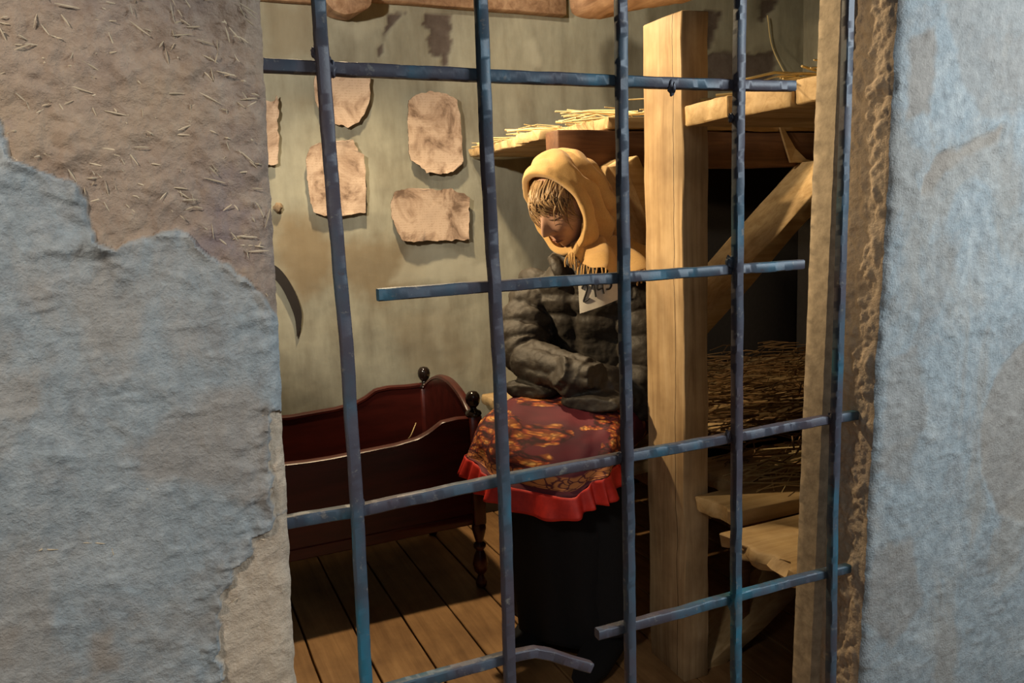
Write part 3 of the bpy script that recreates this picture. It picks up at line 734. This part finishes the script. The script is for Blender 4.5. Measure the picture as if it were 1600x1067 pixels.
for y in (YC0, YC1):
    bm = bmesh.new(); cut_box(bm, (XC0+.02, y-.014, .225), (XC1-.03, y+.016, .262), (.3, .1, .1), 0, bev=.003); put('bottom_rail', bm, cherry, cr)
bm = bmesh.new(); cut_box(bm, (XC0+.01, YC0+.01, .262), (XC1-.02, YC1-.01, .278), (.3, .3, .1), 0); put('base_board', bm, cherry, cr)

# ------------------------------------------------------------------ the seated person
def rfr(f):                      # frame helpers for body orientation
    f = Vector((f[0], f[1], 0)).normalized(); return f, Vector((f.y, -f.x, 0))
BF, BR = rfr((-.75, -.66))       # body facing, her right
HC = at(884, 318, 1.93)          # head centre
hf, hr = rfr((-1.0, -.32))
pit = math.radians(30)
HX = (hf*math.cos(pit)+Vector((0, 0, -math.sin(pit)))).normalized()     # face direction
HY = -hr                                                                # her left
HZ = HX.cross(HY).normalized()
# small roll so that the chin points down-right in the picture
HS = 1.02
def hp(x, y, z): return HC+(HX*x+HY*y+HZ*z)*HS
G = lambda a, s: math.exp(-(a/s)**2)
def head_r(d):
    x, y, z = d.x*.092, d.y*.074, d.z*.116
    if d.z < -.1: y *= 1-.22*sstep(.1, 1, -d.z); 
    if d.x > 0 and d.z < 0: x *= 1-.04*(-d.z)
    if d.x > .15:
        f = sstep(.15, .6, d.x)
        nose = .030*G(y, .0095)*(sstep(.028, -.030, z) if z > -.031 else G(z+.031, .0075))+.008*G(abs(y)-.011, .006)*G(z+.030, .008)
        x += f*(nose-.011*G(abs(y)-.031, .015)*G(z-.014, .012)+.0065*G(abs(y)-.031, .012)*G(z-.012, .008)+.006*G(z-.036, .010)*G(y, .05)
            +.007*G(abs(y)-.042, .020)*G(z+.026, .022)+.0085*G(y, .019)*G(z+.060, .0045)+.0080*G(y, .017)*G(z+.071, .005)-.003*G(y, .02)*G(z+.0655, .002)
            +.011*G(y, .020)*G(z+.097, .014)+.002)
    return x, y, z
bm = bmesh.new(); nu, nv = 120, 110; R_ = []
for i in range(nv+1):
    th = PI*i/nv; R_.append([])
    for k in range(nu):
        ph = 2*PI*k/nu; d = Vector((math.sin(th)*math.cos(ph), math.sin(th)*math.sin(ph), math.cos(th)))
        R_[-1].append(bm.verts.new(hp(*head_r(d))))
for i in range(nv):
    for k in range(nu): bm.faces.new((R_[i][k], R_[i][(k+1) % nu], R_[i+1][(k+1) % nu], R_[i+1][k]))
bmesh.ops.remove_doubles(bm, verts=R_[0]+R_[-1], dist=1e-5)
HIP = Vector((1.25, 2.10, .60)); SH = Vector((1.135, 1.985, 1.02)); NK = Vector((1.105, 1.955, 1.10))
def tb(pts, rad, n=6, seg=20):
    tube(bm, smooth_path(pts, n), [interp(list(zip([i*n for i in range(len(rad))], rad)), i) for i in range(n*(len(pts)-1)+1)] if not isinstance(rad[0], tuple) else
         [tuple(interp(list(zip([i*n for i in range(len(rad))], [r[j] for r in rad])), i) for j in (0, 1)) for i in range(n*(len(pts)-1)+1)], seg)
tb([HIP+Vector((0, 0, -.06)), HIP, HIP.lerp(SH, .5), SH, NK], [(.12, .08), (.13, .09), (.09, .06), (.10, .055), (.045, .045)])
tb([NK-Vector((0, 0, .03)), hp(-.02, 0, -.06)], [.052, .050])
shR = SH+BR*.155; shL = SH-BR*.155
elR = at(826, 560, 2.02); elL = Vector((1.19, 1.83, .70))
hand = at(893, 588, 1.80)
haR = hand+Vector((.035, -.03, 0)); haL = hand+Vector((-.03, .03, .01))
tb([shR-BR*.03, elR, haR+Vector((.04, 0, 0))], [.030, .026, .018]); tb([shL+BR*.03, elL, haL+Vector((.04, 0, 0))], [.035, .030, .020])
hipR = HIP+BR*.09; hipL = HIP-BR*.09
knR = Vector((.935, 1.975, .55)); knL = Vector((1.0, 1.765, .55))
anR = Vector((.95, 1.95, .09)); anL = Vector((1.04, 1.75, .09))
for hp_, kn, an in ((hipR, knR, anR), (hipL, knL, anL)):
    tb([hp_, kn], [.082, .055]); tb([kn, an], [.054, .036]); tb([an, an+Vector((-.07, -.05, -.045))], [.034, .022])
body = put('person', bm, skin_m, origin=(1.0, 1.9, 0))
md = body.modifiers.new('one_skin', 'REMESH'); md.mode = 'VOXEL'; md.voxel_size = .0035; md.use_smooth_shade = True
tag(body, 'seated person with bowed head in ochre headscarf, dark padded jacket and flowered skirt', 'person')
# lips, brows, closed eyelids
def face_pt(y, z, out=.0006):
    d = Vector((1, y/.074*1.02, z/.116)); k = Vector((max(.05, 1-(y/.074)**2-(z/.116)**2)**.5, y/.074, z/.116)).normalized()
    x, yy, zz = head_r(k); return hp(x+out, yy, zz)
bm = bmesh.new()
for z0, sg in ((-.0605, 1), (-.0705, -1)):
    tube(bm, [face_pt(.020*t, z0-.003*abs(t)**2*sg, .0002) for t in [i/6-1 for i in range(13)]], [(.0004+.0024*(1-(i/6-1)**2), .0004+.0016*(1-(i/6-1)**2)) for i in range(13)], 8)
put('lips', bm, lip_m, body)
for s in (-1, 1):
    bm = bmesh.new()
    tube(bm, [face_pt(s*(.031+.015*t), .006-.004*(1-t*t), .0016) for t in [i/6-1 for i in range(13)]], [.0004+.0013*(1-(i/6-1)**2) for i in range(13)], 6)
    put('eyelashes', bm, lash_m, body)
for s in (-1, 1):
    bm = bmesh.new()
    tube(bm, [face_pt(s*(.031+.019*t), .036+.004*(1-t*t)-.003*t, .0012) for t in [i/6-1 for i in range(13)]], [.0004+.002*(1-(i/6-1)**2) for i in range(13)], 6)
    put('eyebrow', bm, hair_m, body)
# fringe of hair
bm = bmesh.new(); random.seed(11)
for k in range(170):
    y0 = random.uniform(-.062, .066); z0 = random.uniform(.075, .10); sw = random.uniform(.02, .05)*(1 if y0 < .03 else .4)
    e = random.uniform(.012, .045) if abs(y0) < .045 else random.uniform(-.05, .02)
    pts = []
    for t in (0, .25, .5, .75, 1):
        y = y0+sw*t*t*(1 if k % 4 else -1)+.004*math.sin(5*t+k*.25); z = z0+(e-z0)*t
        y = max(-.068, min(.068, y))
        lift = .004+.014*math.sin(PI*min(1, t*1.1))*random.uniform(.6, 1.2)
        k_ = Vector((max(.03, 1-(y/.074)**2-(z/.116)**2)**.5, y/.074, z/.116)); pts.append(hp(k_.x*.092+lift, y, z))
    r = random.uniform(.0016, .0034); tube(bm, smooth_path(pts, 4), [(r*(1-.85*(i/16)**2), r*.6*(1-.85*(i/16)**2)) for i in range(17)], 6)
put('hair', bm, hair_m, body)
# headscarf
bm = bmesh.new(); nu, nv = 120, 70; R_ = []
for i in range(-3, nv+1):
    R_.append([])
    for k in range(nu):
        u = 2*PI*k/nu; ey, ez = math.cos(u), math.sin(u); dn = max(0, -ez); upv = max(0, ez)
        th0 = math.radians(57+7*upv-2*dn+9*abs(ey)**2)
        t = max(0, i)/nv; th = th0+(math.radians(178)-th0)*t
        rx, ry, rz = .128, .108, .142
        x, y, z = math.cos(th), math.sin(th)*ey, math.sin(th)*ez
        rr = 1/math.sqrt((x/rx)**2+(y/ry)**2+(z/rz)**2)
        rr *= 1+.05*upv*G(t-.25, .3)+.10*dn*sstep(.0, .4, t)+.22*dn*G(t-.5, .22)
        fw = abs(math.sin(t*15+1.6*fr((ey, ez, t), 1.3, 2, 5)+1.2*upv))
        fold = ((1-fw)**1.3*-.034+.009)*(.12+.88*sstep(.08, .32, t))*(1-.55*upv)*(1-sstep(.8, 1, t))
        fold += .004*fr((x, y, z), 2.5, 3, 9)
        rr += fold
        if i < 0:                    # rim turned inwards
            rr -= .006*(-i)/1.0; x += .0
        if i == 0: rr -= .001
        R_[-1].append(bm.verts.new(HC+(HX*x+HY*y+HZ*z)*rr))
for i in range(len(R_)-1):
    for k in range(nu): bm.faces.new((R_[i][k], R_[i][(k+1) % nu], R_[i+1][(k+1) % nu], R_[i+1][k]))
bm.faces.new(R_[-1])
# gathered part round the neck and over her left shoulder and back
NC = Vector((1.115, 1.955, 1.085))
A0, A1 = math.radians(-12), math.radians(175)
def cape(a, t):
    d = BF*math.cos(a)-BR*math.sin(a)        # 0 = front, + towards her left shoulder
    wdt = .078+.075*t+.065*t*abs(math.sin(a))
    zz = .055-.085*t**1.3-.015*abs(math.cos(a))*t
    f = math.sin(a*11+2.4*t+1.6*nz((a, t, 0), 2))*.013*(.35+t)
    return NC+d*(wdt+f)+Vector((0, 0, zz+f*.6+.008*nz((a*2, t*3, 1), 2)))
RC = []
for j in range(15):
    RC.append([bm.verts.new(cape(A0+(A1-A0)*i/70, j/14*(.45+.55*sstep(0, .3, i/70)))) for i in range(71)])
for j in range(14):
    for i in range(70): bm.faces.new((RC[j][i], RC[j][i+1], RC[j+1][i+1], RC[j+1][i]))
scarf = put('headscarf', bm, scarf_m, body)
md = scarf.modifiers.new('cloth', 'SOLIDIFY'); md.thickness = .004; md.offset = 0
md = scarf.modifiers.new('sm', 'SUBSURF'); md.levels = 1; md.render_levels = 1
bm = bmesh.new()
for k in range(64):
    f = k/63; a = A0+(A1-A0)*f; p = cape(a, .45+.55*sstep(0, .3, f)); d = BF*math.cos(a)-BR*math.sin(a)
    L = random.uniform(.028, .045); o1 = random.uniform(-.006, .006)
    tube(bm, smooth_path([p, p+d*.006+Vector((o1, 0, -L*.5)), p+d*.002+Vector((o1*2, o1, -L))], 4), .0023, 6)
put('fringe', bm, scarf_m, scarf)
# knot tails under the chin
# padded jacket
bm = bmesh.new()
def sleeve(pts, rads, seed):
    P = smooth_path(pts, 34); n = len(P); rr = []
    for i in range(n):
        t = i/(n-1); r = interp([(j/(len(rads)-1), q) for j, q in enumerate(rads)], t)
        rr.append(r*(1+(.26*abs(math.sin(t*30+seed))**.45-.16)*(1-.8*sstep(.48, .58, t))))
    rg = tube(bm, P, rr, 40)
    for i, ring in enumerate(rg):
        t = i/(n-1); c = P[i]; w_ = sstep(.52, .66, t)
        for k, v in enumerate(ring):
            a = 2*PI*k/40
            v.co = c+(v.co-c)*(1+w_*(.22*abs(math.sin(2.5*a+seed+.8*nz((t*3, 0, seed), 1)))**.5-.13)+.05*nz(v.co, 22, seed))
        if t > .95:
            for v in ring: v.co = c+(v.co-c)*(.82+.10*math.sin(60*v.co.x))
BK = -BF
tor = [HIP+Vector((0, 0, .0)), HIP+Vector((-.005, -.01, .08)), HIP.lerp(SH, .45), HIP.lerp(SH, .75), SH+Vector((0, 0, -.01)), NK+Vector((.0, .0, .01))]
P = smooth_path(tor, 10); rings = []
for i, p in enumerate(P):
    t = i/(len(P)-1)
    ra = interp([(0, .205), (.2, .19), (.45, .165), (.7, .185), (.82, .165), (.93, .085), (1, .07)], t)
    rb = interp([(0, .17), (.2, .155), (.45, .135), (.7, .135), (.82, .115), (.93, .08), (1, .068)], t)
    q = 1+.10*abs(math.sin(i*.5+.3))**.45-.07
    ring = []
    for k in range(80):
        a = 2*PI*k/80; qq = q*(1-.13*math.exp(-((a-PI/2+.12)/.10)**2))*(1+.05*nz(p+BR*math.cos(a)*ra+BF*math.sin(a)*rb, 13, 5)); ring.append(bm.verts.new(p+BR*math.cos(a)*ra*qq+BF*math.sin(a)*rb*qq))
    rings.append(ring)
for i in range(len(rings)-1):
    for k in range(80): bm.faces.new((rings[i][k], rings[i][(k+1) % 80], rings[i+1][(k+1) % 80], rings[i+1][k]))
bm.faces.new(rings[0][::-1]); bm.faces.new(rings[-1])
sleeve([shR+Vector((.02, -.01, .0)), shR.lerp(elR, .5)+BR*.02, elR+BR*.005+Vector((0, 0, .01)), elR.lerp(haR, .5)+Vector((0, 0, -.008)), haR+Vector((.02, -.01, -.0))], [.072, .072, .070, .060, .050, .044], 0)
sleeve([shL+Vector((-.02, .01, .0)), shL.lerp(elL, .5)-BR*.02, elL, elL.lerp(haL, .5)+Vector((0, 0, -.005)), haL+Vector((-.0, .0, 0))], [.072, .074, .074, .066, .056, .048], 2)
# stand collar, open at the front
for s in (-1, 1):
    tube(bm, smooth_path([NC+BF*.075-BR*s*.045+Vector((0, 0, -.075)), NC+BF*.085-BR*s*.06+Vector((0, 0, -.02)), NC-BR*s*.095+Vector((0, 0, .0)), NC-BF*.06-BR*s*.06+Vector((0, 0, .01))], 6), (.016, .020), 12)
# jacket skirts lying on the lap
tube(bm, smooth_path([HIP+BR*.06+Vector((0, 0, .05)), HIP+BR*.09+BF*.20+Vector((0, 0, .11)), HIP+BR*.115+BF*.37+Vector((0, 0, .125))], 6), [(.11, .07)]*4+[(.10, .055)]*5+[(.085, .030)]*3+[(.065, .018)], 20)
tube(bm, smooth_path([HIP-BR*.07+Vector((0, 0, .05)), HIP-BR*.09+BF*.20+Vector((0, 0, .105)), HIP-BR*.09+BF*.42+Vector((0, 0, .112))], 6), [(.12, .08)]*4+[(.11, .06)]*5+[(.095, .030)]*3+[(.075, .018)], 20)
jk = put('padded_jacket', bm, jacket_m, body)
md = jk.modifiers.new('one_cloth', 'REMESH'); md.mode = 'VOXEL'; md.voxel_size = .004; md.use_smooth_shade = True
tex = bpy.data.textures.new('creases', 'CLOUDS'); tex.noise_scale = .03; tex.noise_depth = 2
md = jk.modifiers.new('creases', 'DISPLACE'); md.texture = tex; md.strength = .010; md.mid_level = .5; md.texture_coords = 'LOCAL'
md = jk.modifiers.new('soft', 'SMOOTH'); md.factor = .5; md.iterations = 1
# dark shirt front seen between the lapels is part of the jacket; number patch
pc = [at(903, 442, 1.78), at(962, 434, 1.74), at(965, 466, 1.74), at(935, 478, 1.755), at(906, 490, 1.775)]
bm = bmesh.new()
TL, TR, BLc, BRc = at(903, 436, 1.81), at(964, 428, 1.765), at(906, 490, 1.80), at(966, 468, 1.765)
R_ = []
for j in range(9):
    R_.append([])
    for i in range(13):
        a, c = i/12, j/8; p = TL.lerp(TR, a).lerp(BLc.lerp(BRc, a), c); bow = math.sin(PI*a)*.010+.002*nz(p, 40)
        R_[-1].append(bm.verts.new(p+Vector((-.4, -.9, 0))*bow))
for j in range(8):
    for i in range(12): bm.faces.new((R_[j][i], R_[j][i+1], R_[j+1][i+1], R_[j+1][i]))
g = bmesh.ops.extrude_face_region(bm, geom=bm.faces[:])
for v in [e for e in g['geom'] if isinstance(e, bmesh.types.BMVert)]: v.co += Vector((.0008, .0018, 0))
patch = put('number_patch', bm, cloth_white, body)
bm = bmesh.new()
def pp(a, c):
    p = TL.lerp(TR, a).lerp(BLc.lerp(BRc, a), c); return p+Vector((-.4, -.9, 0))*(math.sin(PI*a)*.010+.0022)
digits = [[(.08, .30), (.12, .20), (.19, .19), (.22, .28), (.19, .42), (.11, .66), (.16, .68), (.26, .62)],
          [(.30, .34), (.38, .18), (.40, .40), (.42, .64)],
          [(.52, .12), (.47, .34), (.50, .42), (.60, .38)], [(.60, .16), (.61, .40), (.63, .60)],
          [(.67, .14), (.74, .06), (.80, .12), (.76, .24), (.71, .28), (.79, .28), (.84, .36), (.79, .48), (.70, .48)]]
for dgt in digits:
    tube(bm, smooth_path([pp(a, c) for a, c in dgt], 5), .0024, 6)
put('digits', bm, ink, patch)
# skirt
bm = bmesh.new(); uvl = bm.loops.layers.uv.new('UVMap')
DN = Vector((0, 0, -1))
secs = [  # centre, direction, half width, half height
    (HIP+Vector((-.02, -.02, .04)), BF, .185, .11), (Vector((1.12, 1.98, .625)), BF, .19, .10), (Vector((1.03, 1.92, .62)), BF, .195, .098),
    (Vector((.955, 1.865, .61)), BF+DN*.2, .20, .10), (Vector((.912, 1.828, .592)), BF+DN*.7, .205, .105), (Vector((.888, 1.808, .565)), BF*.4+DN, .20, .11), (Vector((.878, 1.80, .54)), DN, .198, .115), (Vector((.874, 1.795, .518)), DN, .198, .118)]
def sec(t):
    x = t*(len(secs)-1); i = min(int(x), len(secs)-2); f = x-i; f2 = f
    a, b_ = secs[i], secs[i+1]
    return a[0].lerp(b_[0], f2), a[1].lerp(b_[1], f2).normalized(), a[2]+(b_[2]-a[2])*f2, a[3]+(b_[3]-a[3])*f2
def skp(u, t, ex=0):
    c, d, wd, ht = sec(min(t, 1)); up = (BR.cross(d)).normalized()
    if up.z < 0 and t < .4: up = -up
    up = d.cross(BR).normalized()
    if (up.z*1+up.dot(BF)) < 0: up = -up
    a = 2*PI*u; ca, sa = math.cos(a), math.sin(a)
    # super ellipse with two knees
    sx = math.copysign(abs(ca)**.8, ca); sy = math.copysign(abs(sa)**.75, sa)
    k = 1+.10*sstep(.25, .6, t)*math.cos(2*(a-PI/2)+PI)*(1 if sa > 0 else 0)*.8
    fold = (.010*math.sin(a*7+3*fr((ca, sa, t), 1.2, 2, 3))*sstep(.3, 1, t)+.006*fr((ca*2, sa*2, t*4), 1.3, 3, 4))
    p = c+BR*sx*(wd+fold)+up*(sy*ht*k+fold)
    p.z += (.055*sstep(-.1, 1, sx)+.05*sstep(.55, 1, -sx))*t*t
    return p
nu, nv = 110, 60; R_ = []
for j in range(nv+1):
    R_.append([bm.verts.new(skp(i/nu, j/nv)) for i in range(nu)])
for j in range(nv):
    for i in range(nu):
        f = bm.faces.new((R_[j][i], R_[j][(i+1) % nu], R_[j+1][(i+1) % nu], R_[j+1][i]))
        for l, (a, c) in zip(f.loops, ((i, j), (i+1, j), (i+1, j+1), (i, j+1))): l[uvl].uv = (a/nu*1.15, c/nv*.62 if False else c/nv)
sk = put('flowered_skirt', bm, skirt_m, body)
sk.data.update()
bm = bmesh.new(); R_ = []
for j in range(9):
    t = j/8; R_.append([])
    for i in range(260):
        u = i/260; p = skp(u, .985); c = sec(1)[0].copy(); d = (p-c); d.z = 0; d.normalize()
        wv_ = math.sin(2*PI*u*22+1.3*math.sin(2*PI*u*5))*(.002+.007*t)
        R_[-1].append(bm.verts.new(p+d*(.003+.018*t+wv_)+Vector((0, 0, -.055*t+.006*math.sin(u*40)*t))))
for j in range(8):
    for i in range(260): bm.faces.new((R_[j][i], R_[j][(i+1) % 260], R_[j+1][(i+1) % 260], R_[j+1][i]))
fl = put('frill', bm, red_m, sk); fl['label'] = 'bright red frill along the hem'
md = fl.modifiers.new('cloth', 'SOLIDIFY'); md.thickness = .0015
bm = bmesh.new(); R_ = []
for j in range(30):
    t = j/29; c = Vector((.915, 1.825, .56)).lerp(Vector((.985, 1.86, .05)), t); ring = []
    for k in range(90):
        a = 2*PI*k/90; f = 1+.07*math.sin(a*9+2*nz((math.cos(a), math.sin(a), t), 2))*t+.03*nz((a, t*3, 0), 2)
        ring.append(bm.verts.new(c+BR*math.cos(a)*(.170-.0*t)*f+BF*math.sin(a)*(.10+.03*t)*f+Vector((0, 0, .012*math.sin(a*5)*t))))
    R_.append(ring)
for j in range(29):
    for k in range(90): bm.faces.new((R_[j][k], R_[j][(k+1) % 90], R_[j+1][(k+1) % 90], R_[j+1][k]))
o = put('long_underskirt', bm, trouser_m, body); md = o.modifiers.new('cloth', 'SOLIDIFY'); md.thickness = .003
# trousers and boots
bm = bmesh.new()
for kn, an in ((knR, anR), (knL, anL)):
    tb([kn+Vector((.05, .04, 0)), kn, kn.lerp(an, .4), an], [.066, .072, .078, .075])
put('trousers', bm, trouser_m, body)
for an in (anR, anL):
    bm = bmesh.new(); tb([an+Vector((0, 0, .06)), an+Vector((.0, .0, -.03))], [.055, .052])
    tb([an+Vector((.03, .02, -.045)), an+Vector((-.03, -.02, -.042)), an+Vector((-.10, -.075, -.052)), an+Vector((-.155, -.115, -.058))], [(.045, .042), (.050, .050), (.048, .040), (.028, .024)])
    for v in bm.verts: v.co.z = max(v.co.z, .003)
    put('boot', bm, trouser_m, body)
